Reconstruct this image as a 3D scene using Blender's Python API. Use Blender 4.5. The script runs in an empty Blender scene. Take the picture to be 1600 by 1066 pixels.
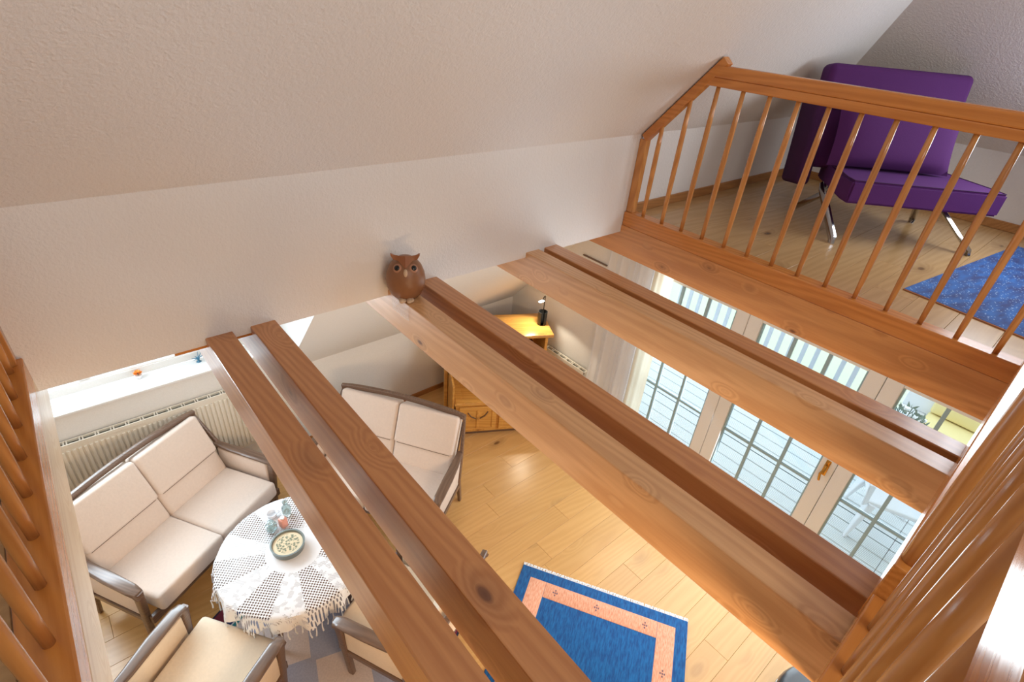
import bpy, bmesh, math, random
from mathutils import Vector, Matrix, Euler
random.seed(7)
PI = math.pi
C = bpy.context.scene.collection
sc = bpy.context.scene

# ------------------------------------------------------------------ camera
cd = bpy.data.cameras.new('camera'); cam = bpy.data.objects.new('camera', cd); C.objects.link(cam)
RX = (0.758603878, -0.646429317, 0.081543208)      # image right in world
RD = (-0.295228667, -0.452600091, -0.841423313)    # image down in world
RF = (0.580827161, 0.614233096, -0.534188650)      # view direction in world
cam.matrix_world = Matrix(((RX[0], -RD[0], -RF[0], 0), (RX[1], -RD[1], -RF[1], 0),
                           (RX[2], -RD[2], -RF[2], 3.78), (0, 0, 0, 1)))
cd.sensor_width = 36; cd.lens = 837.84 / 1600 * 36; cd.clip_start = 0.02; cd.clip_end = 200
sc.camera = cam

# ------------------------------------------------------------------ world, lights, exposure
w = bpy.data.worlds.new('world'); sc.world = w; w.use_nodes = True
w.node_tree.nodes['Background'].inputs[0].default_value = (0.80, 0.90, 1.0, 1)
w.node_tree.nodes['Background'].inputs[1].default_value = 2.7
sc.view_settings.view_transform = 'Standard'; sc.view_settings.look = 'None'
sc.view_settings.gamma = 1; sc.view_settings.use_curve_mapping = False
sc.view_settings.exposure = -0.22

def area(name, loc, target, sx, sy, power, col):
    l = bpy.data.lights.new(name, 'AREA'); l.shape = 'RECTANGLE'; l.size = sx; l.size_y = sy
    l.energy = power; l.color = col
    o = bpy.data.objects.new(name, l); C.objects.link(o); o.location = loc
    o.rotation_euler = (Vector(target) - Vector(loc)).to_track_quat('-Z', 'Y').to_euler()
    return o
# added fill light for the upper room, then daylight of the roof window beside the loft
area('upper_fill_light', (0.6, -2.6, 4.6), (0.6, 1.5, 2.8), 2.6, 1.2, 68, (1.0, 0.965, 0.93))
area('loft_window_light', (4.50, 0.05, 3.83), (2.7, 1.2, 2.8), 1.0, 0.85, 40, (0.86, 0.93, 1.0))
# daylight of the glazed gallery doors and window downstairs, and an added warm fill light under the gallery
area('garden_door_light', (3.62, 0.9, 1.2), (0.0, 1.6, 0.6), 2.5, 1.9, 58, (0.86, 0.94, 1.0)).rotation_euler
area('street_window_light', (-0.15, 4.31, 1.78), (0.2, 2.0, 0.7), 2.0, 0.8, 92, (0.78, 0.90, 1.0))
area('lower_warm_fill', (0.5, -0.6, 2.30), (1.3, 2.4, 0.0), 1.0, 0.6, 66, (1.0, 0.66, 0.36))

# ------------------------------------------------------------------ materials
def nt(name):
    m = bpy.data.materials.new(name); m.use_nodes = True
    t = m.node_tree; return m, t, t.nodes['Principled BSDF']
def rgb(r, g, b):
    f = lambda c: (c/255/12.92) if c/255 <= 0.04045 else ((c/255+0.055)/1.055)**2.4
    return (f(r), f(g), f(b), 1)
def N(t, kind, **kw):
    n = t.nodes.new(kind)
    for k, v in kw.items():
        if k in n.inputs: n.inputs[k].default_value = v
        else: setattr(n, k, v)
    return n
def L(t, a, b): t.links.new(a, b)
def plain(name, col, rough=0.5, metal=0.0, bump=0.0, bscale=200, spec=None, sheen=0.0, coat=0.0):
    m, t, p = nt(name); p.inputs['Base Color'].default_value = col
    p.inputs['Roughness'].default_value = rough; p.inputs['Metallic'].default_value = metal
    if spec is not None: p.inputs['Specular IOR Level'].default_value = spec
    p.inputs['Sheen Weight'].default_value = sheen; p.inputs['Coat Weight'].default_value = coat
    co = N(t, 'ShaderNodeTexCoord')
    n = N(t, 'ShaderNodeTexNoise', Scale=bscale, Detail=3.0); L(t, co.outputs['Object'], n.inputs['Vector'])
    # slight tone variation keeps every surface procedural
    mix = N(t, 'ShaderNodeMixRGB', blend_type='MULTIPLY'); mix.inputs[0].default_value = 0.12
    mix.inputs[1].default_value = col; L(t, n.outputs['Fac'], mix.inputs[2]); L(t, mix.outputs[0], p.inputs['Base Color'])
    if bump:
        b = N(t, 'ShaderNodeBump', Strength=bump, Distance=0.004); L(t, n.outputs['Fac'], b.inputs['Height'])
        L(t, b.outputs[0], p.inputs['Normal'])
    return m
def ramp(t, pts):
    r = N(t, 'ShaderNodeValToRGB'); e = r.color_ramp.elements
    e[0].position, e[0].color = pts[0]; e[1].position, e[1].color = pts[-1]
    for q in pts[1:-1]:
        k = e.new(q[0]); k.color = q[1]
    return r
def wood(name, light, dark, knot, axis=1, rings=15.0, rough=0.35, knots=True, coat=0.0, kscale=1.0, rand=0.0, contrast=0.55):
    m, t, p = nt(name)
    co = N(t, 'ShaderNodeTexCoord'); mp = N(t, 'ShaderNodeMapping')
    L(t, co.outputs['Object'], mp.inputs['Vector'])
    s = [1, 1, 1]; s[axis] = 0.10; mp.inputs['Scale'].default_value = s
    src = mp.outputs[0]
    oi = N(t, 'ShaderNodeObjectInfo')
    if rand:
        mul = N(t, 'ShaderNodeMath', operation='MULTIPLY'); mul.inputs[1].default_value = 37.0
        L(t, oi.outputs['Random'], mul.inputs[0])
        add = N(t, 'ShaderNodeVectorMath', operation='ADD'); L(t, src, add.inputs[0]); L(t, mul.outputs[0], add.inputs[1]); src = add.outputs[0]
    # knots bend the grain
    kv = N(t, 'ShaderNodeMapping'); ks0 = N(t, 'ShaderNodeVectorMath', operation='ADD'); km = N(t, 'ShaderNodeMath', operation='MULTIPLY'); km.inputs[1].default_value = 53.0
    L(t, oi.outputs['Random'], km.inputs[0]); L(t, co.outputs['Object'], ks0.inputs[0]); L(t, km.outputs[0], ks0.inputs[1]); L(t, ks0.outputs[0], kv.inputs['Vector'])
    ks = [5.2*kscale]*3; ks[axis] = 2.6*kscale; kv.inputs['Scale'].default_value = ks
    vo = N(t, 'ShaderNodeTexVoronoi', Scale=1.0); vo.feature = 'F1'; L(t, kv.outputs[0], vo.inputs['Vector'])
    kd = ramp(t, [(0.0, (1, 1, 1, 1)), (0.055, (0.85, 0.85, 0.85, 1)), (0.09, (0.3, 0.3, 0.3, 1)), (0.30, (0, 0, 0, 1))]); L(t, vo.outputs['Distance'], kd.inputs[0])
    no = N(t, 'ShaderNodeTexNoise', Scale=2.2, Detail=2.0); L(t, src, no.inputs['Vector'])
    wv = N(t, 'ShaderNodeTexWave', Scale=rings, Distortion=4.0, Detail=3.0); wv.inputs['Detail Scale'].default_value = 1.4
    wv.bands_direction = 'DIAGONAL'
    sv = N(t, 'ShaderNodeVectorMath', operation='ADD'); L(t, src, sv.inputs[0])
    sc1 = N(t, 'ShaderNodeMath', operation='MULTIPLY'); sc1.inputs[1].default_value = 0.10 if knots else 0.0
    L(t, kd.outputs[0], sc1.inputs[0])
    ad = N(t, 'ShaderNodeMath', operation='MULTIPLY_ADD'); ad.inputs[1].default_value = 0.25; L(t, no.outputs['Fac'], ad.inputs[0]); L(t, sc1.outputs[0], ad.inputs[2])
    L(t, ad.outputs[0], sv.inputs[1]); L(t, sv.outputs[0], wv.inputs['Vector'])
    fine = N(t, 'ShaderNodeTexNoise', Scale=110.0, Detail=3.0); 
    mf = N(t, 'ShaderNodeMapping'); fs = [1, 1, 1]; fs[axis] = 0.04; mf.inputs['Scale'].default_value = fs
    L(t, co.outputs['Object'], mf.inputs['Vector']); L(t, mf.outputs[0], fine.inputs['Vector'])
    wl = N(t, 'ShaderNodeMath', operation='MULTIPLY'); wl.inputs[1].default_value = 0.55; L(t, wv.outputs['Fac'], wl.inputs[0])
    av = N(t, 'ShaderNodeMath', operation='MULTIPLY_ADD'); av.inputs[1].default_value = 0.8
    L(t, fine.outputs['Fac'], av.inputs[0]); L(t, wl.outputs[0], av.inputs[2])
    cr = ramp(t, [(0.25, light), (1.2 if False else 1.0, [light[i]*(1-contrast)+dark[i]*contrast for i in range(3)]+[1])]); L(t, av.outputs[0], cr.inputs[0])
    big = N(t, 'ShaderNodeTexNoise', Scale=1.7, Detail=2.0); L(t, co.outputs['Object'], big.inputs['Vector'])
    m2 = N(t, 'ShaderNodeMixRGB', blend_type='MULTIPLY'); m2.inputs[0].default_value = 0.35
    L(t, cr.outputs[0], m2.inputs[1]); br = ramp(t, [(0.3, (0.84, 0.80, 0.76, 1)), (0.65, (1, 1, 1, 1))]); L(t, big.outputs['Fac'], br.inputs[0]); L(t, br.outputs[0], m2.inputs[2])
    out = m2.outputs[0]
    if rand:
        m4 = N(t, 'ShaderNodeMixRGB', blend_type='MULTIPLY'); m4.inputs[0].default_value = rand
        rr = ramp(t, [(0, (0.70, 0.68, 0.66, 1)), (1, (1, 1, 1, 1))]); L(t, oi.outputs['Random'], rr.inputs[0])
        L(t, out, m4.inputs[1]); L(t, rr.outputs[0], m4.inputs[2]); out = m4.outputs[0]
    if knots:
        gate = N(t, 'ShaderNodeSeparateColor'); L(t, vo.outputs['Color'], gate.inputs[0])
        gt = N(t, 'ShaderNodeMath', operation='GREATER_THAN'); gt.inputs[1].default_value = 0.42; L(t, gate.outputs[0], gt.inputs[0])
        kk = N(t, 'ShaderNodeMath', operation='MULTIPLY'); L(t, gt.outputs[0], kk.inputs[0]); L(t, kd.outputs[0], kk.inputs[1])
        m3 = N(t, 'ShaderNodeMixRGB'); L(t, kk.outputs[0], m3.inputs[0]); L(t, out, m3.inputs[1]); m3.inputs[2].default_value = knot; out = m3.outputs[0]
    L(t, out, p.inputs['Base Color'])
    p.inputs['Roughness'].default_value = rough; p.inputs['Coat Weight'].default_value = coat; p.inputs['Coat Roughness'].default_value = 0.25
    b = N(t, 'ShaderNodeBump', Strength=0.12, Distance=0.003); L(t, fine.outputs['Fac'], b.inputs['Height']); L(t, b.outputs[0], p.inputs['Normal'])
    return m

M = {}
kn = rgb(92, 48, 26)
M['beam'] = wood('spruce_beam', rgb(206, 144, 88), rgb(166, 98, 48), kn, axis=1, rough=0.36, coat=0.6)
M['lit_beam'] = wood('window_lit_spruce', rgb(234, 214, 184), rgb(204, 172, 132), kn, axis=1, rough=0.34, coat=0.2)  # spruce paled in colour for the window light on the left rim beam
M['pale'] = wood('window_lit_spruce_beam', rgb(226, 176, 124), rgb(188, 132, 80), kn, axis=1, rough=0.36, coat=0.6, kscale=1.5)  # lighter copy of the beam spruce, window light on its sides put into the colour
M['edge'] = wood('edge_spruce_beam', rgb(218, 154, 90), rgb(178, 110, 52), kn, axis=1, rough=0.36, coat=0.6, kscale=1.5)
M['rail_y'] = wood('varnished_pine_lengthwise', rgb(216, 144, 72), rgb(176, 102, 42), kn, axis=1, rough=0.25, coat=0.4, knots=False)
M['rail_x'] = wood('varnished_pine_crosswise', rgb(216, 144, 72), rgb(176, 102, 42), kn, axis=0, rough=0.22, coat=0.5, knots=False)
M['spindle'] = wood('varnished_pine_spindle', rgb(220, 156, 88), rgb(180, 112, 54), kn, axis=2, rough=0.25, coat=0.4, rings=22, knots=False, rand=0.5)
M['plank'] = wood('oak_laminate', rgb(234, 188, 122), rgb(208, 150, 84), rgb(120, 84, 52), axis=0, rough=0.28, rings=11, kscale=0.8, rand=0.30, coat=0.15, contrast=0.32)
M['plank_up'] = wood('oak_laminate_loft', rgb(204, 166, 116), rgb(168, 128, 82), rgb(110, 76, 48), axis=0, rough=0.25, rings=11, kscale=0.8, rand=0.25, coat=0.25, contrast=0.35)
M['board'] = wood('oak_skirting', rgb(186, 132, 78), rgb(150, 98, 52), kn, axis=0, rough=0.4, knots=False)
M['pine'] = wood('yellow_pine', rgb(226, 172, 90), rgb(190, 124, 48), rgb(130, 74, 30), axis=0, rough=0.3, rings=14, kscale=1.6, coat=0.3)
M['walnut'] = wood('dark_walnut', rgb(124, 98, 80), rgb(80, 58, 46), rgb(40, 28, 20), axis=1, rough=0.3, knots=False, coat=0.4, rings=26)

def plaster(name, col):
    m, t, p = nt(name); co = N(t, 'ShaderNodeTexCoord')
    n = N(t, 'ShaderNodeTexNoise', Scale=130.0, Detail=2.0, Roughness=0.55); L(t, co.outputs['Object'], n.inputs['Vector'])
    v = N(t, 'ShaderNodeTexNoise', Scale=60.0, Detail=1.0); L(t, co.outputs['Object'], v.inputs['Vector'])
    a = N(t, 'ShaderNodeMath', operation='ADD'); L(t, n.outputs['Fac'], a.inputs[0]); L(t, v.outputs['Fac'], a.inputs[1])
    b = N(t, 'ShaderNodeBump', Strength=0.45, Distance=0.005); L(t, a.outputs[0], b.inputs['Height']); L(t, b.outputs[0], p.inputs['Normal'])
    p.inputs['Base Color'].default_value = col; p.inputs['Roughness'].default_value = 0.85
    return m
M['wall'] = plaster('woodchip_wallpaper', rgb(234, 230, 226))
M['wall_low'] = plain('smooth_white_wall', rgb(240, 238, 234), 0.8, bump=0.1, bscale=120)
M['white'] = plain('white_lacquer', rgb(240, 240, 238), 0.35)
M['cream'] = plain('cream_door_frame', rgb(238, 240, 240), 0.4)
M['muntin'] = plain('grey_blue_glazing_bar', rgb(156, 188, 200), 0.4)
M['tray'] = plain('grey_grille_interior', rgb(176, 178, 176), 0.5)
M['radiator'] = plain('cream_radiator_enamel', rgb(240, 234, 220), 0.3)
M['slot'] = plain('dark_slot', rgb(90, 92, 90), 0.6)
M['brass'] = plain('brass', rgb(214, 168, 84), 0.25, metal=1.0)
M['chrome'] = plain('chrome', rgb(200, 200, 202), 0.12, metal=1.0)
M['black'] = plain('black_plastic', rgb(28, 30, 32), 0.35)
M['blackglass'] = plain('black_leather', rgb(40, 46, 56), 0.3, coat=0.4)
M['velvet'] = plain('beige_velvet', rgb(234, 216, 202), 0.9, bump=0.25, bscale=60, sheen=0.4)
M['cream_velvet'] = plain('cream_velvet', rgb(242, 222, 196), 0.9, bump=0.25, bscale=60, sheen=0.4)
M['fold_shade'] = plain('brown_fold_shade', rgb(120, 96, 82), 0.8)  # dark tone standing for the shade in the cushion fold
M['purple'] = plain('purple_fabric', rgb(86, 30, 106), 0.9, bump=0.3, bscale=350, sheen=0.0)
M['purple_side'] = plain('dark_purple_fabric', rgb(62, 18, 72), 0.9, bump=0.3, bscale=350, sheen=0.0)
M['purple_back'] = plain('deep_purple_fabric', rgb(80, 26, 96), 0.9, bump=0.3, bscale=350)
M['clay'] = plain('brown_clay', rgb(142, 98, 66), 0.4, bump=0.2, bscale=40)
M['claylight'] = plain('pale_clay', rgb(206, 178, 148), 0.45)
M['eyering'] = plain('tan_clay_ring', rgb(176, 128, 100), 0.45)
M['eye'] = plain('black_eye', rgb(14, 10, 10), 0.08)
M['deck'] = plain('x', rgb(200, 206, 206), 0.6)
M['lawn'] = plain('lawn', rgb(206, 212, 184), 0.9, bump=0.3, bscale=30)
M['orange'] = plain('orange_petals', rgb(250, 150, 50), 0.5)
M['bluemetal'] = plain('blue_lacquer', rgb(60, 120, 150), 0.3)
M['yellow'] = plain('yellow_canvas', rgb(250, 232, 170), 0.8)
M['leaf'] = plain('grey_green_leaf', rgb(120, 138, 124), 0.6)
M['pot'] = plain('white_plastic', rgb(244, 246, 250), 0.35)
M['pink'] = plain('salmon_candle', rgb(232, 160, 140), 0.4)
M['book'] = plain('dark_red_paper', rgb(90, 50, 44), 0.6)

m, t, p = nt('composite_deck'); co = N(t, 'ShaderNodeTexCoord')
wv = N(t, 'ShaderNodeTexWave', Scale=16.0, Distortion=0.0); wv.bands_direction = 'X'; L(t, co.outputs['Object'], wv.inputs['Vector'])
r = ramp(t, [(0.0, rgb(150, 166, 172)), (0.40, rgb(240, 244, 244))]); L(t, wv.outputs['Fac'], r.inputs[0]); L(t, r.outputs[0], p.inputs['Base Color'])
b = N(t, 'ShaderNodeBump', Strength=0.5, Distance=0.003); L(t, wv.outputs['Fac'], b.inputs['Height']); L(t, b.outputs[0], p.inputs['Normal'])
p.inputs['Roughness'].default_value = 0.6; M['deck'] = m

m, t, p = nt('window_glass'); t.nodes.remove(p)
tr = N(t, 'ShaderNodeBsdfTransparent'); gl = N(t, 'ShaderNodeBsdfGlossy', Roughness=0.02); fr = N(t, 'ShaderNodeFresnel', IOR=1.35)
mx = N(t, 'ShaderNodeMixShader'); tr.inputs[0].default_value = (0.93, 0.97, 0.98, 1)
L(t, fr.outputs[0], mx.inputs[0]); L(t, tr.outputs[0], mx.inputs[1]); L(t, gl.outputs[0], mx.inputs[2]); L(t, mx.outputs[0], t.nodes['Material Output'].inputs[0])
M['glass'] = m

def cloth_translucent(name, col, tr_amt):
    m, t, p = nt(name); p.inputs['Base Color'].default_value = col; p.inputs['Roughness'].default_value = 0.9
    tl = N(t, 'ShaderNodeBsdfTranslucent'); tl.inputs[0].default_value = col; tp = N(t, 'ShaderNodeBsdfTransparent')
    a = N(t, 'ShaderNodeMixShader'); a.inputs[0].default_value = 0.6; L(t, p.outputs[0], a.inputs[1]); L(t, tl.outputs[0], a.inputs[2])
    co = N(t, 'ShaderNodeTexCoord'); wv = N(t, 'ShaderNodeTexWave', Scale=180.0); wv.bands_direction = 'Y'; L(t, co.outputs['Object'], wv.inputs['Vector'])
    mu = N(t, 'ShaderNodeMath', operation='MULTIPLY'); mu.inputs[1].default_value = tr_amt*2; L(t, wv.outputs['Fac'], mu.inputs[0])
    c = N(t, 'ShaderNodeMixShader'); L(t, mu.outputs[0], c.inputs[0]); L(t, a.outputs[0], c.inputs[1]); L(t, tp.outputs[0], c.inputs[2])
    L(t, c.outputs[0], t.nodes['Material Output'].inputs[0]); return m
M['sheer'] = cloth_translucent('sheer_white_voile', rgb(246, 247, 250), 0.14)
M['drape'] = cloth_translucent('cream_drape', rgb(232, 222, 200), 0.04)

# lace: crochet with open-work wedges
m, t, p = nt('crochet_lace'); co = N(t, 'ShaderNodeTexCoord'); sx = N(t, 'ShaderNodeSeparateXYZ'); L(t, co.outputs['Object'], sx.inputs[0])
at = N(t, 'ShaderNodeMath', operation='ARCTAN2'); L(t, sx.outputs[1], at.inputs[0]); L(t, sx.outputs[0], at.inputs[1])
am = N(t, 'ShaderNodeMath', operation='MULTIPLY'); am.inputs[1].default_value = 7.0; L(t, at.outputs[0], am.inputs[0])
sn = N(t, 'ShaderNodeMath', operation='SINE'); L(t, am.outputs[0], sn.inputs[0])
wedge = N(t, 'ShaderNodeMath', operation='GREATER_THAN'); wedge.inputs[1].default_value = -0.05; L(t, sn.outputs[0], wedge.inputs[0])
ln = N(t, 'ShaderNodeVectorMath', operation='LENGTH')
cxy = N(t, 'ShaderNodeCombineXYZ'); L(t, sx.outputs[0], cxy.inputs[0]); L(t, sx.outputs[1], cxy.inputs[1]); L(t, cxy.outputs[0], ln.inputs[0])
rin = N(t, 'ShaderNodeMath', operation='GREATER_THAN'); rin.inputs[1].default_value = 0.175; L(t, ln.outputs['Value'], rin.inputs[0])
def dots(freq_r, freq_a, thr):
    a1 = N(t, 'ShaderNodeMath', operation='MULTIPLY'); a1.inputs[1].default_value = freq_r; L(t, sx.outputs[0], a1.inputs[0])
    a2 = N(t, 'ShaderNodeMath', operation='MULTIPLY'); a2.inputs[1].default_value = freq_r; L(t, sx.outputs[1], a2.inputs[0])
    s1 = N(t, 'ShaderNodeMath', operation='SINE'); L(t, a1.outputs[0], s1.inputs[0])
    s2 = N(t, 'ShaderNodeMath', operation='SINE'); L(t, a2.outputs[0], s2.inputs[0])
    pr = N(t, 'ShaderNodeMath', operation='MULTIPLY'); L(t, s1.outputs[0], pr.inputs[0]); L(t, s2.outputs[0], pr.inputs[1])
    g = N(t, 'ShaderNodeMath', operation='GREATER_THAN'); g.inputs[1].default_value = thr; L(t, pr.outputs[0], g.inputs[0]); return g.outputs[0]
big = dots(270, 0, 0.16); small = dots(640, 0, 0.45)
flor = N(t, 'ShaderNodeTexNoise', Scale=22.0, Detail=2.0); L(t, co.outputs['Object'], flor.inputs['Vector'])
fg = N(t, 'ShaderNodeMath', operation='LESS_THAN'); fg.inputs[1].default_value = 0.47; L(t, flor.outputs['Fac'], fg.inputs[0])
sm = N(t, 'ShaderNodeMath', operation='MULTIPLY'); L(t, small, sm.inputs[0]); L(t, fg.outputs[0], sm.inputs[1])
b1 = N(t, 'ShaderNodeMath', operation='MULTIPLY'); L(t, big, b1.inputs[0]); L(t, wedge.outputs[0], b1.inputs[1])
iw = N(t, 'ShaderNodeMath', operation='SUBTRACT'); iw.inputs[0].default_value = 1.0; L(t, wedge.outputs[0], iw.inputs[1])
b2 = N(t, 'ShaderNodeMath', operation='MULTIPLY'); L(t, sm.outputs[0], b2.inputs[0]); L(t, iw.outputs[0], b2.inputs[1])
hs = N(t, 'ShaderNodeMath', operation='ADD'); L(t, b1.outputs[0], hs.inputs[0]); L(t, b2.outputs[0], hs.inputs[1])
hh = N(t, 'ShaderNodeMath', operation='MULTIPLY'); L(t, hs.outputs[0], hh.inputs[0]); L(t, rin.outputs[0], hh.inputs[1])
tp = N(t, 'ShaderNodeBsdfTransparent'); mx = N(t, 'ShaderNodeMixShader')
p.inputs['Base Color'].default_value = rgb(242, 242, 244); p.inputs['Roughness'].default_value = 0.9
bp = N(t, 'ShaderNodeBump', Strength=0.6, Distance=0.004); L(t, flor.outputs['Fac'], bp.inputs['Height']); L(t, bp.outputs[0], p.inputs['Normal'])
L(t, hh.outputs[0], mx.inputs[0]); L(t, p.outputs[0], mx.inputs[1]); L(t, tp.outputs[0], mx.inputs[2]); L(t, mx.outputs[0], t.nodes['Material Output'].inputs[0])
M['lace'] = m

def rug_mat(name, build):
    m, t, p = nt(name); co = N(t, 'ShaderNodeTexCoord'); s = N(t, 'ShaderNodeSeparateXYZ'); L(t, co.outputs['Object'], s.inputs[0])
    build(t, p, co, s); p.inputs['Roughness'].default_value = 0.95; p.inputs['Sheen Weight'].default_value = 0.2; return m
def noisecol(t, co, a, b, scale, stretch=(1, 1, 1), lo=0.35, hi=0.65):
    mp = N(t, 'ShaderNodeMapping'); mp.inputs['Scale'].default_value = stretch; L(t, co.outputs['Object'], mp.inputs['Vector'])
    n = N(t, 'ShaderNodeTexNoise', Scale=scale, Detail=3.0); L(t, mp.outputs[0], n.inputs['Vector'])
    r = ramp(t, [(lo, a), (hi, b)]); L(t, n.outputs['Fac'], r.inputs[0]); return r, n
def b_blue(t, p, co, s):
    r, n = noisecol(t, co, rgb(0, 74, 138), rgb(10, 104, 172), 45, (0.4, 2.0, 1))
    L(t, r.outputs[0], p.inputs['Base Color']); b = N(t, 'ShaderNodeBump', Strength=0.8, Distance=0.006); L(t, n.outputs['Fac'], b.inputs['Height']); L(t, b.outputs[0], p.inputs['Normal'])
M['rug_blue'] = rug_mat('blue_wool_pile', b_blue)
def b_salmon(t, p, co, s):
    r, n = noisecol(t, co, rgb(232, 152, 118), rgb(246, 192, 160), 60, (0.5, 2.5, 1))
    L(t, r.outputs[0], p.inputs['Base Color']); b = N(t, 'ShaderNodeBump', Strength=0.6, Distance=0.005); L(t, n.outputs['Fac'], b.inputs['Height']); L(t, b.outputs[0], p.inputs['Normal'])
M['rug_salmon'] = rug_mat('salmon_wool_pile', b_salmon)
def b_speck(t, p, co, s):
    r, n = noisecol(t, co, rgb(0, 44, 112), rgb(0, 92, 170), 7, (1, 3, 1))
    v = N(t, 'ShaderNodeTexVoronoi', Scale=75.0); L(t, co.outputs['Object'], v.inputs['Vector'])
    l1 = N(t, 'ShaderNodeMath', operation='LESS_THAN'); l1.inputs[1].default_value = 0.27; L(t, v.outputs['Distance'], l1.inputs[0])
    n2 = N(t, 'ShaderNodeTexNoise', Scale=6.0, Detail=3.0); L(t, co.outputs['Object'], n2.inputs['Vector'])
    sc_ = N(t, 'ShaderNodeSeparateColor'); L(t, v.outputs['Color'], sc_.inputs[0])
    ad = N(t, 'ShaderNodeMath', operation='ADD'); L(t, n2.outputs['Fac'], ad.inputs[0]); L(t, sc_.outputs[0], ad.inputs[1])
    g = N(t, 'ShaderNodeMath', operation='GREATER_THAN'); g.inputs[1].default_value = 1.10; L(t, ad.outputs[0], g.inputs[0])
    mu = N(t, 'ShaderNodeMath', operation='MULTIPLY'); L(t, l1.outputs[0], mu.inputs[0]); L(t, g.outputs[0], mu.inputs[1])
    mi = N(t, 'ShaderNodeMixRGB'); L(t, mu.outputs[0], mi.inputs[0]); L(t, r.outputs[0], mi.inputs[1]); mi.inputs[2].default_value = rgb(150, 178, 216)
    L(t, mi.outputs[0], p.inputs['Base Color'])
M['rug_speck'] = rug_mat('speckled_navy_rug', b_speck)
def b_orient(t, p, co, s):
    # local x = along the stripes, local y = across, half length 0.80
    ab = N(t, 'ShaderNodeMath', operation='ABSOLUTE'); L(t, s.outputs[1], ab.inputs[0])
    r = N(t, 'ShaderNodeValToRGB'); r.color_ramp.interpolation = 'CONSTANT'; e = r.color_ramp.elements
    cols = [(0.0, rgb(158, 160, 178)), (0.615, rgb(36, 128, 136)), (0.64, rgb(200, 206, 210)), (0.65, rgb(28, 52, 112)), (0.69, rgb(222, 220, 210)), (0.70, rgb(126, 40, 66)), (0.785, rgb(40, 40, 70))]
    e[0].position, e[0].color = cols[0]; e[1].position, e[1].color = cols[1]
    for q in cols[2:]: k = e.new(q[0]); k.color = q[1]
    L(t, ab.outputs[0], r.inputs[0])
    # field of stepped lozenges
    ck = N(t, 'ShaderNodeMath', operation='MULTIPLY'); ck.inputs[1].default_value = 1.0; ax = N(t, 'ShaderNodeMath', operation='PINGPONG'); ax.inputs[1].default_value = 0.20; L(t, s.outputs[0], ax.inputs[0])
    ay = N(t, 'ShaderNodeMath', operation='PINGPONG'); ay.inputs[1].default_value = 0.25; L(t, s.outputs[1], ay.inputs[0])
    sm = N(t, 'ShaderNodeMath', operation='ADD'); L(t, ax.outputs[0], sm.inputs[0]); L(t, ay.outputs[0], sm.inputs[1])
    gt = N(t, 'ShaderNodeMath', operation='GREATER_THAN'); gt.inputs[1].default_value = 0.22; L(t, sm.outputs[0], gt.inputs[0])
    fld = N(t, 'ShaderNodeMixRGB'); L(t, gt.outputs[0], fld.inputs[0]); fld.inputs[1].default_value = rgb(160, 162, 180); fld.inputs[2].default_value = rgb(206, 190, 184)
    lt = N(t, 'ShaderNodeMath', operation='LESS_THAN'); lt.inputs[1].default_value = 0.615; L(t, ab.outputs[0], lt.inputs[0])
    mi = N(t, 'ShaderNodeMixRGB'); L(t, lt.outputs[0], mi.inputs[0]); L(t, r.outputs[0], mi.inputs[1]); L(t, fld.outputs[0], mi.inputs[2])
    r2, n2 = noisecol(t, co, (0.8, 0.8, 0.8, 1), (1, 1, 1, 1), 90, (1, 1, 1)); mm = N(t, 'ShaderNodeMixRGB', blend_type='MULTIPLY'); mm.inputs[0].default_value = 0.6
    L(t, mi.outputs[0], mm.inputs[1]); L(t, r2.outputs[0], mm.inputs[2]); L(t, mm.outputs[0], p.inputs['Base Color'])
M['rug_orient'] = rug_mat('striped_oriental_rug', b_orient)
def b_plate(t, p, co, s):
    v = N(t, 'ShaderNodeTexVoronoi', Scale=62.0); L(t, co.outputs['Object'], v.inputs['Vector'])
    r = ramp(t, [(0.35, rgb(128, 134, 112)), (0.60, rgb(228, 210, 176))]); L(t, v.outputs['Distance'], r.inputs[0])
    ln = N(t, 'ShaderNodeVectorMath', operation='LENGTH'); L(t, co.outputs['Object'], ln.inputs[0])
    g = N(t, 'ShaderNodeMath', operation='GREATER_THAN'); g.inputs[1].default_value = 0.082; L(t, ln.outputs['Value'], g.inputs[0])
    mi = N(t, 'ShaderNodeMixRGB'); L(t, g.outputs[0], mi.inputs[0]); L(t, r.outputs[0], mi.inputs[1]); mi.inputs[2].default_value = rgb(236, 220, 188); L(t, mi.outputs[0], p.inputs['Base Color'])
M['plate'] = rug_mat('floral_china', b_plate); 
M['pewter'] = plain('grey_green_pewter', rgb(128, 136, 134), 0.35, metal=0.4)
m, t, p = nt('clear_crystal'); p.inputs['Transmission Weight'].default_value = 0.85; p.inputs['Roughness'].default_value = 0.05; p.inputs['Base Color'].default_value = rgb(225, 240, 240); M['crystal'] = m
m, t, p = nt('led_light'); p.inputs['Emission Color'].default_value = (0.9, 1, 0.95, 1); p.inputs['Emission Strength'].default_value = 12; M['led'] = m
M['tape'] = plain('clear_film', rgb(235, 235, 235), 0.15); M['tape'].node_tree.nodes['Principled BSDF'].inputs['Alpha'].default_value = 0.22

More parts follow.
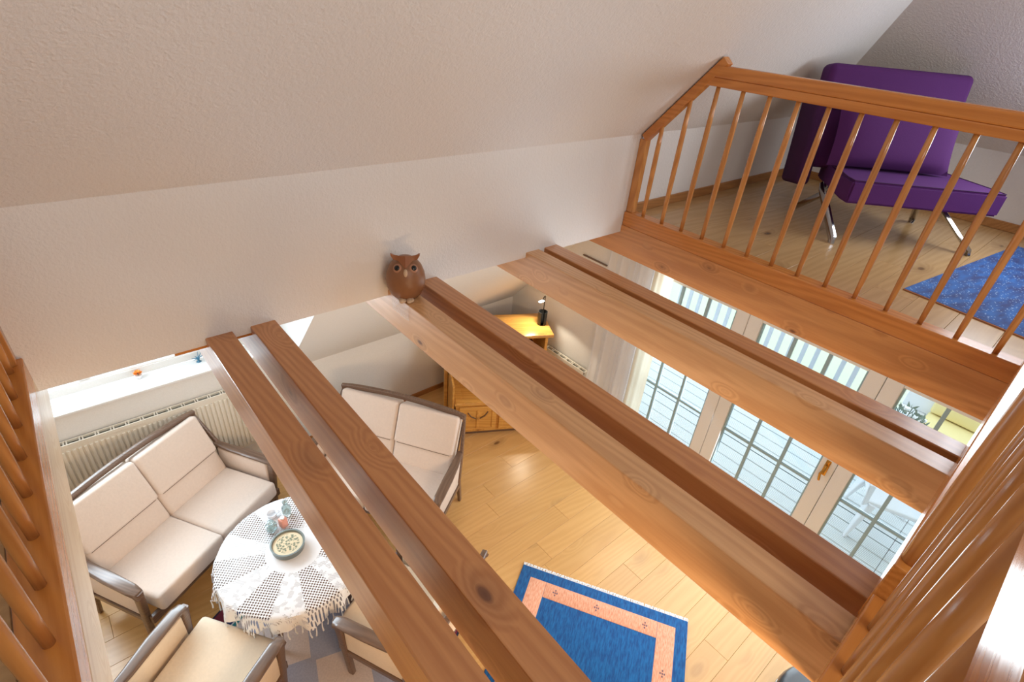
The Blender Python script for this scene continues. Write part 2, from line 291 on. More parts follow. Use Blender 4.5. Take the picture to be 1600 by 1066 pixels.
# ------------------------------------------------------------------ mesh helpers
def bx(bm, x0, x1, y0, y1, z0, z1, bev=0.0, seg=2, mat=None):
    r = bmesh.ops.create_cube(bm, size=1.0); vs = r['verts']
    for v in vs: v.co = Vector(((x0+x1)/2+v.co.x*(x1-x0), (y0+y1)/2+v.co.y*(y1-y0), (z0+z1)/2+v.co.z*(z1-z0)))
    if bev:
        es = list({e for v in vs for e in v.link_edges})
        rr = bmesh.ops.bevel(bm, geom=es, offset=bev, segments=seg, affect='EDGES', profile=0.5)
        vs = list({v for f in rr['faces'] for v in f.verts} | {v for v in vs if v.is_valid})
    if mat is not None:
        for v in vs: v.co = mat @ v.co
    return vs
def box(x0, x1, y0, y1, z0, z1, bev=0.0, seg=2, mat=None):
    bm = bmesh.new(); bx(bm, x0, x1, y0, y1, z0, z1, bev, seg, mat); return bm
def sweep(bm, pts, wd, ht, up=(0, 0, 1), n=12, e=0.35, tp=None):
    """rounded rectangular section swept along pts; up = direction of height"""
    pts = [Vector(q) for q in pts]; up = Vector(up); rings = []
    for i, q in enumerate(pts):
        d = (pts[min(i+1, len(pts)-1)] - pts[max(i-1, 0)]).normalized()
        s = d.cross(up).normalized(); u = s.cross(d).normalized(); k = tp[i] if tp else 1.0
        if not isinstance(k, tuple): k = (k, k)
        ring = []
        for j in range(n):
            a = 2*PI*(j+0.5)/n; ca, sa = math.cos(a), math.sin(a)
            ring.append(bm.verts.new(q + s*(wd/2*k[0]*math.copysign(abs(ca)**e, ca)) + u*(ht/2*k[1]*math.copysign(abs(sa)**e, sa))))
        rings.append(ring)
    for a, b in zip(rings, rings[1:]):
        for j in range(n): bm.faces.new((a[j], a[(j+1) % n], b[(j+1) % n], b[j]))
    bm.faces.new(rings[0][::-1]); bm.faces.new(rings[-1])
def tube(bm, pts, r, n=10):
    rs = r if isinstance(r, list) else [r]*len(pts)
    sweep(bm, pts, 2, 2, up=(0.13, 0.21, 1) if abs((Vector(pts[-1])-Vector(pts[0])).normalized().z) < 0.9 else (1, 0.1, 0), n=n, e=1.0, tp=rs)
def lathe(bm, prof, n=24, c=(0, 0, 0), sx=1, sy=1):
    rings = []
    for r, z in prof:
        rings.append([bm.verts.new((c[0]+r*sx*math.cos(2*PI*j/n), c[1]+r*sy*math.sin(2*PI*j/n), c[2]+z)) for j in range(n)])
    for a, b in zip(rings, rings[1:]):
        for j in range(n): bm.faces.new((a[j], a[(j+1) % n], b[(j+1) % n], b[j]))
    if prof[0][0] > 1e-4: bm.faces.new(rings[0][::-1])
    if prof[-1][0] > 1e-4: bm.faces.new(rings[-1])
def prism(bm, poly, z0, z1):
    a = [bm.verts.new((x, y, z0)) for x, y in poly]; b = [bm.verts.new((x, y, z1)) for x, y in poly]
    n = len(poly); bm.faces.new(a[::-1]); bm.faces.new(b)
    for i in range(n): bm.faces.new((a[i], a[(i+1) % n], b[(i+1) % n], b[i]))
def slab(bm, pts, off):
    """polygon in space thickened by the vector off"""
    a = [bm.verts.new(q) for q in pts]; b = [bm.verts.new(Vector(q)+Vector(off)) for q in pts]; n = len(pts)
    bm.faces.new(a); bm.faces.new(b[::-1])
    for i in range(n): bm.faces.new((a[i], b[i], b[(i+1) % n], a[(i+1) % n]))
def obj(name, bm, mat, parent=None, smooth=False, loc=None):
    me = bpy.data.meshes.new(name)
    if smooth:
        for f in bm.faces: f.smooth = True
    bmesh.ops.recalc_face_normals(bm, faces=bm.faces)
    bm.to_mesh(me); bm.free(); me.materials.append(mat)
    if smooth:
        me.set_sharp_from_angle(angle=math.radians(50))
    o = bpy.data.objects.new(name, me); C.objects.link(o)
    if parent: o.parent = parent
    if loc: o.location = loc
    return o
def thing(name, label, cat, loc=(0, 0, 0), rz=0.0, group=None):
    o = bpy.data.objects.new(name, None); C.objects.link(o); o.location = loc; o.rotation_euler = (0, 0, rz); o.empty_display_size = 0.1
    o['label'] = label; o['category'] = cat
    if group: o['group'] = group
    return o
def tag(o, label, cat, group=None):
    o['label'] = label; o['category'] = cat
    if group: o['group'] = group
    return o
def struct(name, bm, mat, parent=None, smooth=False):
    o = obj(name, bm, mat, parent, smooth)
    if not parent: o['kind'] = 'structure'
    return o
def inst(name, me, parent, loc, rz=0.0):
    o = bpy.data.objects.new(name, me); C.objects.link(o); o.parent = parent; o.location = loc; o.rotation_euler = (0, 0, rz); return o

# ------------------------------------------------------------------ dimensions
YK = 2.10; XG = 3.78; XE = 5.33; YW = 4.053; XL = -3.2; YN = -4.1; YR = -1.0; SL = 1.156
ZR = 3.15 + SL*(YK-YR); XH = XE-(ZR-3.15)/0.90

# ------------------------------------------------------------------ floors
fl = struct('floor', box(XL, XG, YN, YW, -0.10, -0.013), M['slot'])
def planks(parent, x0, x1, y0, y1, ztop, pw, pl, mat, seed):
    rnd = random.Random(seed); full = None; y = y0
    def mk(lx, wy):
        bm = box(0, lx-0.0012, 0, wy-0.0012, -0.012, 0, 0.0012, 1)
        for f in bm.faces: pass
        me = bpy.data.meshes.new('plank'); bmesh.ops.recalc_face_normals(bm, faces=bm.faces); bm.to_mesh(me); bm.free(); me.materials.append(mat); return me
    row = 0
    while y < y1-0.02:
        wy = min(pw, y1-y); x = x0 - [0.35, 1.05, 0.0, 0.7][row % 4]*pl - rnd.random()*0.1
        while x < x1-0.03:
            a = max(x, x0); b_ = min(x+pl, x1)
            if b_-a > 0.03:
                if abs(b_-a-pl) < 1e-4 and abs(wy-pw) < 1e-4:
                    if full is None: full = mk(pl, pw)
                    me = full
                else: me = mk(b_-a, wy)
                inst('plank', me, parent, (a, y, ztop))
            x += pl
        y += pw; row += 1
planks(fl, XL, XG, YN, YW, 0.0, 0.192, 1.38, M['plank'], 3)
# loft and gallery floor slab (around the opening), white underside
bm = bmesh.new()
bx(bm, 2.97, XE, -0.10, YK, 2.40, 2.627); bx(bm, XL, XE, -2.6, -0.10, 2.40, 2.627); bx(bm, XL, -0.30, -0.10, YK, 2.40, 2.627)
fu = struct('floor', bm, M['wall_low'])
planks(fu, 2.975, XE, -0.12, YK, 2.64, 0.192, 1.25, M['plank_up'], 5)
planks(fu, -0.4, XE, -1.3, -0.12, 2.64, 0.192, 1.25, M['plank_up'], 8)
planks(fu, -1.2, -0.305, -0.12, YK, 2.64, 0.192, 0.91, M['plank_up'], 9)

# ------------------------------------------------------------------ walls and roof slopes
struct('wall_knee', box(XL, XE, YK, YK+0.04, 2.52, 3.15), M['wall'])
bm = bmesh.new(); k = 0.06
slab(bm, [(XL, YK, 3.15), (XE, YK, 3.15), (XH, YR, ZR), (XL, YR, ZR)], (0, k, k)); struct('ceiling', bm, M['wall'])
bm = bmesh.new(); slab(bm, [(XE, YK, 3.15), (XE, YN, 3.15), (XH, YR, ZR)], (k, 0, k)); struct('ceiling', bm, M['wall'])
bm = bmesh.new(); slab(bm, [(XL, YN, 3.15), (XL, YR, ZR), (XH, YR, ZR), (XE, YN, 3.15)], (0, -k, k)); struct('ceiling', bm, M['wall'])
struct('wall_loft', box(XE, XE+0.05, YN, YK+0.04, 2.40, 3.15), M['wall'])
struct('wall_front', box(XL, XE, YN-0.05, YN, 0.0, 3.15), M['wall'])
bm = bmesh.new(); prof = [(YN, 0), (YW+0.35, 0), (YW+0.35, 0.9), (YW, 0.95), (YR, ZR), (YN, 3.15)]
slab(bm, [(XL, y, z) for y, z in prof], (-0.05, 0, 0)); struct('wall_left', bm, M['wall'])
# downstairs: knee wall, slope of the roof, dormer with the window
def zs(y): return 0.8925 + SL*(YW-y)
bm = bmesh.new(); bx(bm, 1.20, XG, YW, YW+0.06, 0.0, 0.8925); bx(bm, XL, 1.20, YW, YW+0.30, 0.0, 1.118)
struct('wall_back', bm, M['wall_low'])
bm = bmesh.new(); yb = YW-(2.52-0.8925)/SL
slab(bm, [(1.165, YW, 0.8925), (XG, YW, 0.8925), (XG, yb, 2.52), (1.165, yb, 2.52)], (0, 0.05, 0.05)); bx(bm, XL, XG, YK+0.04, yb+0.02, 2.50, 2.54)
struct('ceiling', bm, M['wall_low'])
bm = bmesh.new()
slab(bm, [(1.20, YW, 0.8925), (1.20, YW+0.30, 0.8925), (1.20, YW+0.30, 2.46), (1.20, yb+0.05, 2.46)], (-0.03, 0, 0))
bx(bm, XL, 1.20, yb, YW+0.30, 2.40, 2.46); bx(bm, XL, -1.3, YW+0.05, YW+0.30, 1.118, 2.4); bx(bm, 0.95, 1.20, YW+0.17, YW+0.30, 1.15, 2.4); bx(bm, -1.3, 0.95, YW+0.2, YW+0.3, 2.2, 2.4)
struct('wall_dormer', bm, M['wall_low'])
sl = struct('trim_1', box(-1.3, 1.19, YW-0.03, YW+0.19, 1.118, 1.140, 0.006), M['white'])
# gable wall with the garden doors
bm = bmesh.new()
bx(bm, XG, XG+0.20, 2.345, YW, 0, 2.40); bx(bm, XG, XG+0.20, -0.50, 2.345, 2.02, 2.40); bx(bm, XG, XG+0.20, YN, -0.50, 0, 2.40)
slab(bm, [(XG, 2.14, 2.40), (XG, YW, 2.40), (XG, YW, 0.95), (XG, yb, 2.54), (XG, 2.14, 2.54)][:0] or [(XG, YK, 2.39), (XG, yb+0.1, 2.39), (XG, yb, 2.54), (XG, YK, 2.54)], (0.2, 0, 0))
struct('wall_right', bm, M['wall_low'])
# skirting boards
struct('baseboard_back', box(1.2, XG, YW-0.014, YW, 0, 0.06, 0.004), M['board'])
struct('baseboard_right', box(XG-0.014, XG, 2.36, YW-0.014, 0, 0.06, 0.004), M['board'])
struct('baseboard_loft', box(2.975, XE, YK-0.014, YK, 2.64, 2.705, 0.004), M['board'])
struct('baseboard_end', box(XE-0.014, XE, -1.3, YK-0.014, 2.64, 2.705, 0.004), M['board'])
struct('trim_2', box(0.20, 0.50, YK+0.002, YK+0.035, 2.508, 2.520), M['rail_x'])

# window downstairs in the dormer
wn = struct('window_1', box(-1.3, 0.95, YW+0.185, YW+0.235, 1.140, 1.225, 0.008), M['white'])
for x in (-1.3, -0.21, 0.88): obj('window_frame', box(x, x+0.07, YW+0.185, YW+0.235, 1.225, 2.13, 0.006), M['white'], wn)
obj('window_frame', box(-1.3, 0.95, YW+0.185, YW+0.235, 2.13, 2.2, 0.006), M['white'], wn)
obj('gasket', box(-1.23, 0.88, YW+0.180, YW+0.188, 1.196, 1.208), M['white'], wn)
for x0, x1 in ((-1.23, -0.21), (-0.14, 0.88)): obj('pane', box(x0, x1, YW+0.212, YW+0.218, 1.225, 2.13), M['glass'], wn)

# garden doors: leaf frames cream, grey-blue bars, every pane its own piece
for n_, (ya, yz) in enumerate(((1.51, 2.245), (0.555, 1.30), (-0.40, 0.345))):
    a, b_ = ya-0.105, yz+0.105
    if n_ == 0: b_ = 2.345
    if n_ == 2: a = -0.50
    bm = bmesh.new(); bx(bm, XG-0.005, XG+0.10, a, b_, 1.98, 2.02); d = struct('door_%d' % (n_+1), bm, M['cream'])
    obj('stile', box(XG-0.03, XG+0.04, a+0.0015, ya, 0.0, 1.98, 0.006), M['cream'], d)
    obj('stile', box(XG-0.03, XG+0.04, yz, b_-0.0015, 0.0, 1.98, 0.006), M['cream'], d)
    obj('rail', box(XG-0.03, XG+0.04, ya, yz, 1.925, 1.98, 0.004), M['cream'], d)
    obj('rail', box(XG-0.03, XG+0.04, ya, yz, 0.0, 0.13, 0.004), M['cream'], d)
    for yy in (ya, yz-0.012): obj('gasket', box(XG-0.012, XG+0.02, yy, yy+0.012, 0.13, 1.925), M['muntin'], d)
    pw = (yz-ya)/3; zz = [0.13, 0.365, 0.885, 1.405, 1.925]
    for i in (1, 2): obj('glazing_bar', box(XG-0.008, XG+0.014, ya+pw*i-0.012, ya+pw*i+0.012, 0.13, 1.925, 0.003), M['muntin'], d)
    for z in zz[1:-1]: obj('glazing_bar', box(XG-0.006, XG+0.012, ya+0.012, yz-0.012, z-0.011, z+0.011, 0.003), M['muntin'], d)
    for i in range(3):
        for j in range(4): obj('pane', box(XG+0.015, XG+0.019, ya+pw*i+0.012, ya+pw*(i+1)-0.012, zz[j]+0.01, zz[j+1]-0.01), M['glass'], d)
    if n_ == 1:
        bm = bmesh.new(); tube(bm, [(XG-0.03, 0.505, 1.12), (XG-0.07, 0.505, 1.12), (XG-0.075, 0.500, 1.10), (XG-0.075, 0.515, 1.05), (XG-0.07, 0.505, 0.99)], 0.009)
        bx(bm, XG-0.036, XG-0.029, 0.488, 0.522, 1.02, 1.16, 0.003); obj('handle', bm, M['brass'], d, True)
# ------------------------------------------------------------------ outside
lawn = struct('ground', box(3.9, 40, -25, 25, -0.6, -0.5), M['lawn'])
dk = tag(obj('timber_deck', box(3.992, 6.75, -4.2, 3.6, -0.30, -0.075), M['slot']), 'pale grey grooved terrace deck outside the garden doors', 'deck')
obj('threshold', box(3.98-0.19, 3.99, -0.5, 2.345, -0.30, -0.02), M['white'], dk)
me = None; x = 4.76-0.162*4
while x < 6.7:
    for (y0, y1) in ((-4.2, -0.08 if int(round((x-4)/0.162)) % 1 == 0 else 0), (-0.076, 3.6)):
        if y1 > y0: obj('board', box(x+0.006, x+0.156, y0, y1, -0.075, -0.05, 0.003, 1), M['deck'], dk)
    x += 0.162
tr_ = thing('terrace_railing', 'white terrace railing of upright boards at the lawn edge', 'railing', (6.65, 0, -0.05))
obj('top_rail', box(-0.03, 0.03, -4.0, 3.5, 0.94, 0.99, 0.005), M['white'], tr_); obj('bottom_rail', box(-0.02, 0.02, -4.0, 3.5, 0.06, 0.12, 0.004), M['white'], tr_)
bme = bpy.data.meshes.new('baluster'); bm = box(-0.012, 0.012, -0.026, 0.026, 0.0, 0.94, 0.004); bm.to_mesh(bme); bm.free(); bme.materials.append(plain('white_paint_backlit', rgb(204, 208, 216), 0.6))  # white boards, their backlit shade put into a greyer colour
for i in range(44): inst('baluster', bme, tr_, (0, -3.0+i*0.152, 0))
# white garden chair, its legs show through the third door
ch = thing('garden_chair', 'white plastic garden chair standing on the deck', 'chair', (4.92, 0.10, -0.05), 0.35)
for sx_, sy_ in ((-1, 1), (1, 1), (-1, -1), (1, -1)):
    bm = bmesh.new(); sweep(bm, [(sx_*0.27, sy_*0.25, 0), (sx_*0.24, sy_*0.22, 0.22), (sx_*0.20, sy_*0.19, 0.42)], 0.13, 0.05, up=(0, 1, 0), tp=[0.4, 0.8, 1.3]); obj('leg', bm, M['pot'], ch, True)
obj('seat', box(-0.25, 0.25, -0.24, 0.24, 0.41, 0.45, 0.015), M['pot'], ch)
for i in range(5): obj('back_slat', box(0.23+0, 0.26, -0.2+i*0.09, -0.15+i*0.09, 0.45, 0.84, 0.005), M['pot'], ch)
obj('back_rail', box(0.22, 0.27, -0.25, 0.27, 0.82, 0.88, 0.01), M['pot'], ch)
for s_ in (-1, 1): bm = bmesh.new(); sweep(bm, [(0.24, s_*0.26, 0.66), (-0.1, s_*0.27, 0.66), (-0.26, s_*0.26, 0.62), (-0.27, s_*0.25, 0.42)], 0.05, 0.02); obj('armrest', bm, M['pot'], ch, True)
bn = thing('garden_bench', 'white garden bench with a yellow cushion behind the flowers', 'bench', (6.38, -0.10, -0.05))
obj('seat', box(-0.22, 0.22, -0.65, 0.65, 0.36, 0.40, 0.008), M['pot'], bn); obj('seat_cushion', box(-0.22, 0.2, -0.10, 0.40, 0.40, 0.47, 0.025), M['yellow'], bn, True); obj('backrest', box(0.2, 0.24, -0.65, 0.65, 0.4, 0.8, 0.01), M['pot'], bn)
obj('back_cushion', box(0.13, 0.2, -0.05, 0.40, 0.48, 0.74, 0.025), M['yellow'], bn, True)
for sx_ in (-1, 1):
    for sy_ in (-1, 1): obj('leg', box(sx_*0.2-0.02, sx_*0.2+0.02, sy_*0.6-0.02, sy_*0.6+0.02, 0, 0.36), M['pot'], bn)
fp = thing('potted_flowers', 'white pot of grey-leaved flowers standing outside the third door', 'plant', (5.80, 0.40, -0.05)); fp.scale = (1.25, 1.25, 1.45)
bm = bmesh.new(); lathe(bm, [(0.10, 0), (0.15, 0.30), (0.165, 0.32), (0.14, 0.32), (0.13, 0.27), (0.001, 0.27)], 20); obj('pot', bm, M['pot'], fp, True)
rnd = random.Random(4); bm = bmesh.new(); bf = bmesh.new()
for i in range(120):
    a = rnd.random()*2*PI; rr = rnd.random()**0.5*0.22; z = 0.36+rnd.random()*0.24*(1-rr/0.3); c = Vector((rr*math.cos(a), rr*math.sin(a), z))
    mt = Matrix.Translation(c) @ Euler((rnd.random()*2, rnd.random()*2, a)).to_matrix().to_4x4()
    vs = [bm.verts.new(mt @ Vector(q)) for q in ((0, -0.035, 0), (0.014, 0, 0.006), (0, 0.035, 0), (-0.014, 0, 0.006))]; bm.faces.new(vs)
    if i % 7 == 0: lathe(bf, [(0.001, 0.02), (0.022, 0.015), (0.02, 0.0), (0.001, -0.006)], 7, c)
for a in range(8): tube(bm, [(0, 0, 0.25), (0.12*math.cos(a), 0.12*math.sin(a), 0.5)], 0.004, 5)
o = obj('foliage', bm, M['leaf'], fp); o['kind'] = 'stuff'; o = obj('blossoms', bf, M['white'], fp, True); o['kind'] = 'stuff'

# ------------------------------------------------------------------ ceiling beams
def beam(label, x0, x1, y0, y1, z0, z1, mat):
    """solid timber with slightly eased edges"""
    cx, cy = (x0+x1)/2, y0
    bm = box(x0-cx, x1-cx, 0, y1-y0, z0-z1, 0, 0.005, 2)
    o = obj('timber_beam', bm, mat, None, False, (cx, cy, z1)); return tag(o, label, 'beam')
ZB = 2.363; ZT = 2.5515; YE = 2.62; Y0 = -0.075
beam('slim reddish beam over the round table, left board of the pair farthest left', 0.315, 0.418, Y0, YE, ZB, ZT, M['beam'])
beam('slim knotty beam, right board of the pair farthest left, over the settee on the right', 0.487, 0.590, Y0, YE, ZB, ZT, M['beam'])
beam('beam carrying the owl figurine, window light put into its pale colour', 1.128, 1.231, Y0, YE, ZB, ZT, M['pale'])
beam('reddish beam right beside the owl, its end free of the owl', 1.308, 1.411, Y0, YE, ZB, ZT, M['beam'])
beam('knotty wide-sided beam in front of the garden doors, nearer board of its pair', 2.030, 2.134, Y0, YE, ZB, ZT, M['pale'])
beam('slim beam behind the knotty one, farther board of the pair below the loft', 2.178, 2.284, Y0, YE, ZB, ZT, M['beam'])
beam('broad knotty beam under the loft railing', 2.894, 2.972, Y0, YE, ZB, 2.5697, M['edge'])
beam('beam at the left rim of the opening, window light put into its pale colour', -0.300, -0.2135, Y0, YE, ZB, 2.5697, M['lit_beam'])
beam('cross beam at the near rim, taking the near ends of the roof timbers', -0.30, 2.972, -0.12, -0.0755, 2.363, 2.57, M['rail_x'])

# ------------------------------------------------------------------ balustrades
def spin_mesh(h, r0=0.0115, r1=0.0155, r2=0.0115):
    bm = bmesh.new(); lathe(bm, [(r0, 0), (r0*1.12, h*0.12), (r1*0.96, h*0.35), (r1, h*0.55), (r1*0.93, h*0.78), (r2, h)], 14)
    for f in bm.faces: f.smooth = len(f.verts) == 4
    me = bpy.data.meshes.new('spindle'); bmesh.ops.recalc_face_normals(bm, faces=bm.faces); bm.to_mesh(me); bm.free(); me.materials.append(M['spindle']); return me
SP = spin_mesh(0.820)
def side_balustrade(label, xin, sgn, ybases, zt, scale=1.0):
    """railing along Y; xin is the face to the opening, sgn +1 = railing lies at larger x"""
    t = thing('balustrade', label, 'railing', (xin+sgn*0.036, 0, 2.5697))
    base = lambda z: z-2.5697
    lo = min(-0.036*sgn, 0.050*sgn); hi = max(-0.036*sgn, 0.050*sgn)
    obj('base_rail', box(lo, hi, Y0, YK-0.002, 0.0, 0.0933, 0.005), M['rail_y'], t)
    # sloping end: post at the knee wall and a cap running up under the roof slope to the handrail
    obj('post', box(-0.022, 0.022, YK-0.052, YK-0.002, 0.0933, base(3.125), 0.003), M['spindle'], t)
    bm = bmesh.new(); a = Vector((0, YK-0.03, base(3.135))); b = Vector((0, 1.672, base(3.632))); b = Vector((0, 1.66, base(3.135)+SL*(YK-0.03-1.66)))
    sweep(bm, [a, b], 0.052, 0.05, n=8, e=0.25); obj('sloping_cap', bm, M['rail_y'], t)
    obj('handrail', box(-0.026, 0.026, Y0-0.02, 1.715, base(3.524), base(3.583), 0.008), M['rail_y'], t)
    obj('under_rail', box(-0.021, 0.021, Y0-0.01, 1.745, base(3.480), base(3.5245), 0.006), M['rail_y'], t)
    for y in ybases:
        zt_ = 3.482 if y < 1.72 else 3.135+SL*(YK-0.03-y)-0.03
        if y < 1.72: inst('spindle', SP, t, (0, y, 0.0930))
        else: inst('spindle', spin_mesh(zt_-2.6627), t, (0, y, 0.0930))
    return t
LY = [0.05+0.1478*i for i in range(14)]
side_balustrade('orange pine railing with round spindles in front of the purple chair', 2.894, 1, [y for y in LY if y < 2.03], 3.583)
side_balustrade('orange pine railing at the left picture edge, its spindles seen from above', -0.2135, -1, [0.035+0.1523*i for i in range(14)], 3.583)
nb = thing('balustrade', 'near pine railing crossing the lower right corner, spindles close to the camera', 'railing', (0, -0.085, 2.5697))
obj('base_rail', box(-0.21, 1.22, -0.035, 0.040, 0.0, 0.0933, 0.004), M['rail_x'], nb)
obj('raised_rail', box(1.22, 2.893, -0.035, 0.043, 0.0, 0.200, 0.004), M['rail_x'], nb)
obj('handrail', box(-0.18, 2.89, -0.026, 0.026, 0.954, 1.0133, 0.008), M['rail_x'], nb); obj('under_rail', box(-0.18, 2.89, -0.021, 0.021, 0.910, 0.954, 0.006), M['rail_x'], nb)
SPN = spin_mesh(0.818, 0.015, 0.0165, 0.013); SPR = spin_mesh(0.712, 0.020, 0.025, 0.018)
for i in range(-8, 1):
    x = 1.264+0.147*i
    inst('spindle', SPR if i >= 0 else SPN, nb, (x, 0.020 if i >= 0 else 0.004, 0.199 if i >= 0 else 0.093))

# ------------------------------------------------------------------ seating
def bar(bm, p0, p1, w0, h0, k=1.0, up=(0, 1, 0)): sweep(bm, [p0, p1], w0, h0, up=up, tp=[1.0, k], e=0.4)
def seat_group(kind, label, cat, loc, rz, ncush, fabric, group=None):
    """x to the side, y to the back, z up; the origin is the middle of the seat front on the floor"""
    t = thing(kind, label, cat, (loc[0], loc[1], 0.010 if kind == 'armchair' else 0), rz, group); cw = 0.535; hw = cw*ncush/2; ax = hw+0.055
    for i in range(ncush):
        xa = -hw+cw*i
        tilt = Matrix.Translation((0, 0, 0.42)) @ Matrix.Rotation(math.radians(-3), 4, 'X') @ Matrix.Translation((0, 0, -0.42))
        o = obj('seat_cushion', box(xa+0.002, xa+cw-0.002, 0.0, 0.56, 0.285, 0.425, 0.028, 4, tilt), fabric, t, True)
        bm = bmesh.new(); sweep(bm, [tilt @ Vector(q) for q in ((xa+0.02, 0.006, 0.405), (xa+cw-0.02, 0.006, 0.405))], 0.007, 0.007, n=6, e=1); obj('piping', bm, fabric, o)
        lean = Matrix.Translation((0, 0.475, 0.40)) @ Matrix.Rotation(math.radians(-24), 4, 'X')
        c = obj('back_cushion', box(xa+0.003, xa+cw-0.003, -0.003, 0.12, -0.02, 0.505, 0.03, 4, lean), fabric, t, True)
        obj('upper_pad', box(xa+0.004, xa+cw-0.004, -0.030, 0.115, 0.175, 0.512, 0.024, 4, lean), fabric, c, True)
        obj('fold_shade_strip', box(xa+0.03, xa+cw-0.03, -0.016, -0.004, 0.172, 0.180, 0.002, 1, lean), M['fold_shade'], c)  # dark strip added to draw the shade under the upper pad
    # wood
    bm = bmesh.new(); n = 13; pts = []
    for i in range(n):
        u = -1+2*i/(n-1); pts.append((u*(hw+0.03), 0.742-0.02*u*u, 0.885-0.025*u*u*(1 if abs(u) < 0.95 else 1.3)))
    sweep(bm, pts, 0.036, 0.045); obj('top_rail', bm, M['walnut'], t, True)
    obj('back_panel', box(-hw, hw, 0.122, 0.134, -0.08, 0.44, 0.008, 2, lean), M['walnut'], t)
    for s in (-1, 1):
        bm = bmesh.new(); sweep(bm, [(s*(ax+0.008), 0.045, 0.505), (s*(ax+0.008), 0.055, 0.548), (s*(ax+0.008), 0.10, 0.562), (s*(ax+0.004), 0.28, 0.566), (s*(ax-0.004), 0.45, 0.562), (s*(ax-0.012), 0.60, 0.575)], 0.074, 0.024, up=(0, -0.25, 1), tp=[(0.7, 1), (0.9, 1), (1.05, 1), (1.1, 1), (0.95, 1), (0.65, 1)], e=0.5)
        obj('armrest', bm, M['walnut'], t, True)
        bm = bmesh.new(); bar(bm, (s*ax, 0.12, 0.0), (s*ax, 0.06, 0.55), 0.034, 0.042, 1.35); obj('leg', bm, M['walnut'], t, True)
        bm = bmesh.new(); sweep(bm, [(s*ax, 0.60, 0.0), (s*ax, 0.545, 0.30), (s*ax, 0.60, 0.58), (s*(hw+0.022), 0.74, 0.86)], 0.032, 0.045, up=(0, 1, 0), tp=[0.8, 1.1, 0.9, 0.6]); obj('leg', bm, M['walnut'], t, True)
        obj('side_rail', box(s*ax-0.014, s*ax+0.014, 0.10, 0.56, 0.215, 0.26, 0.006), M['walnut'], t)
        obj('side_panel', box(s*(ax-0.012)-0.018, s*(ax-0.012)+0.018, 0.10, 0.575, 0.262, 0.54, 0.012), fabric, t, True)
    obj('front_rail', box(-ax, ax, 0.035, 0.065, 0.215, 0.283, 0.005), M['walnut'], t); obj('rear_rail', box(-ax, ax, 0.52, 0.55, 0.215, 0.283, 0.005), M['walnut'], t)
    return t
R_ = math.radians
seat_group('settee', 'two-seat beige velvet settee with dark wood arms in front of the window radiator', 'sofa', (0.253, 3.043), R_(30), 2, M['velvet'])
seat_group('settee', 'two-seat beige settee standing free to the right of the table, back towards the pine chest', 'sofa', (1.178, 2.760), R_(-56.7), 2, M['velvet'])
seat_group('armchair', 'cream armchair with dark arms left of the lace table, cut by the bottom edge', 'armchair', (0.128, 2.290), R_(124.7), 1, M['cream_velvet'])
seat_group('armchair', 'cream armchair mostly hidden behind the left pair of beams, below the table', 'armchair', (0.845, 2.093), R_(205.5), 1, M['cream_velvet'])

# ------------------------------------------------------------------ round table, lace cloth, things on it
TX, TY = 0.56, 2.50
tb = thing('coffee_table', 'round dark wood coffee table under the lace cloth', 'table', (TX, TY, 0.010))
bm = bmesh.new(); lathe(bm, [(0.001, 0.545), (0.44, 0.545), (0.462, 0.555), (0.462, 0.572), (0.455, 0.58), (0.001, 0.58)], 48); obj('tabletop', bm, M['walnut'], tb, True)
for i in range(4):
    a = PI/4+i*PI/2; bm = bmesh.new(); tube(bm, [(0.36*math.cos(a), 0.36*math.sin(a), 0), (0.28*math.cos(a), 0.28*math.sin(a), 0.55)], [0.016, 0.024], 10); obj('leg', bm, M['walnut'], tb, True)
bm = bmesh.new(); nseg = 160; prof = [(0.002, 0.0), (0.1, 0.0), (0.25, 0.0), (0.40, 0.0), (0.455, 0.0), (0.475, -0.006), (0.484, -0.03), (0.488, -0.08), (0.492, -0.125)]
rings = []
for k_, (r_, z_) in enumerate(prof):
    ring = []
    for j in range(nseg):
        a = 2*PI*j/nseg; f = max(0, -z_)/0.125; wv_ = 0.022*math.sin(a*17)*f + 0.01*math.sin(a*31+1)*f
        zz_ = z_*(1+0.16*math.sin(a*7+0.6)+0.05*math.sin(a*3))
        ring.append(bm.verts.new(((r_+wv_)*math.cos(a), (r_+wv_)*math.sin(a), zz_)))
    rings.append(ring)
for a_, b_ in zip(rings, rings[1:]):
    for j in range(nseg): bm.faces.new((a_[j], a_[(j+1) % nseg], b_[(j+1) % nseg], b_[j]))
edge = [v.co.copy() for v in rings[-1]]
tc = obj('tablecloth', bm, M['lace'], None, True, (TX, TY, 0.592)); tag(tc, 'white crochet lace cloth with fringed edge on the round table', 'tablecloth')
bm = bmesh.new(); rnd = random.Random(2)
for j in range(0, nseg, 2):
    c = edge[j]; d = Vector((c.x, c.y, 0)).normalized()*0.004*rnd.random()
    sweep(bm, [c+Vector((0, 0, 0.004)), c+d+Vector((rnd.uniform(-.004, .004), rnd.uniform(-.004, .004), -0.045)), c+d*1.5+Vector((rnd.uniform(-.008, .008), rnd.uniform(-.008, .008), -0.08))], 0.011, 0.011, up=(1, 0, 0), n=6, e=1, tp=[0.5, 0.8, 1.0])
o = obj('fringe', bm, M['pot'], tc, True); o['kind'] = 'stuff'
dsh = thing('lidded_dish', 'round floral china dish with grey metal rim on the lace cloth', 'dish', (0.54, 2.535, 0.594))
bm = bmesh.new(); lathe(bm, [(0.088, 0), (0.102, 0.004), (0.106, 0.046), (0.109, 0.050), (0.099, 0.050), (0.095, 0.034), (0.001, 0.030)], 40); obj('rim', bm, M['pewter'], dsh, True)
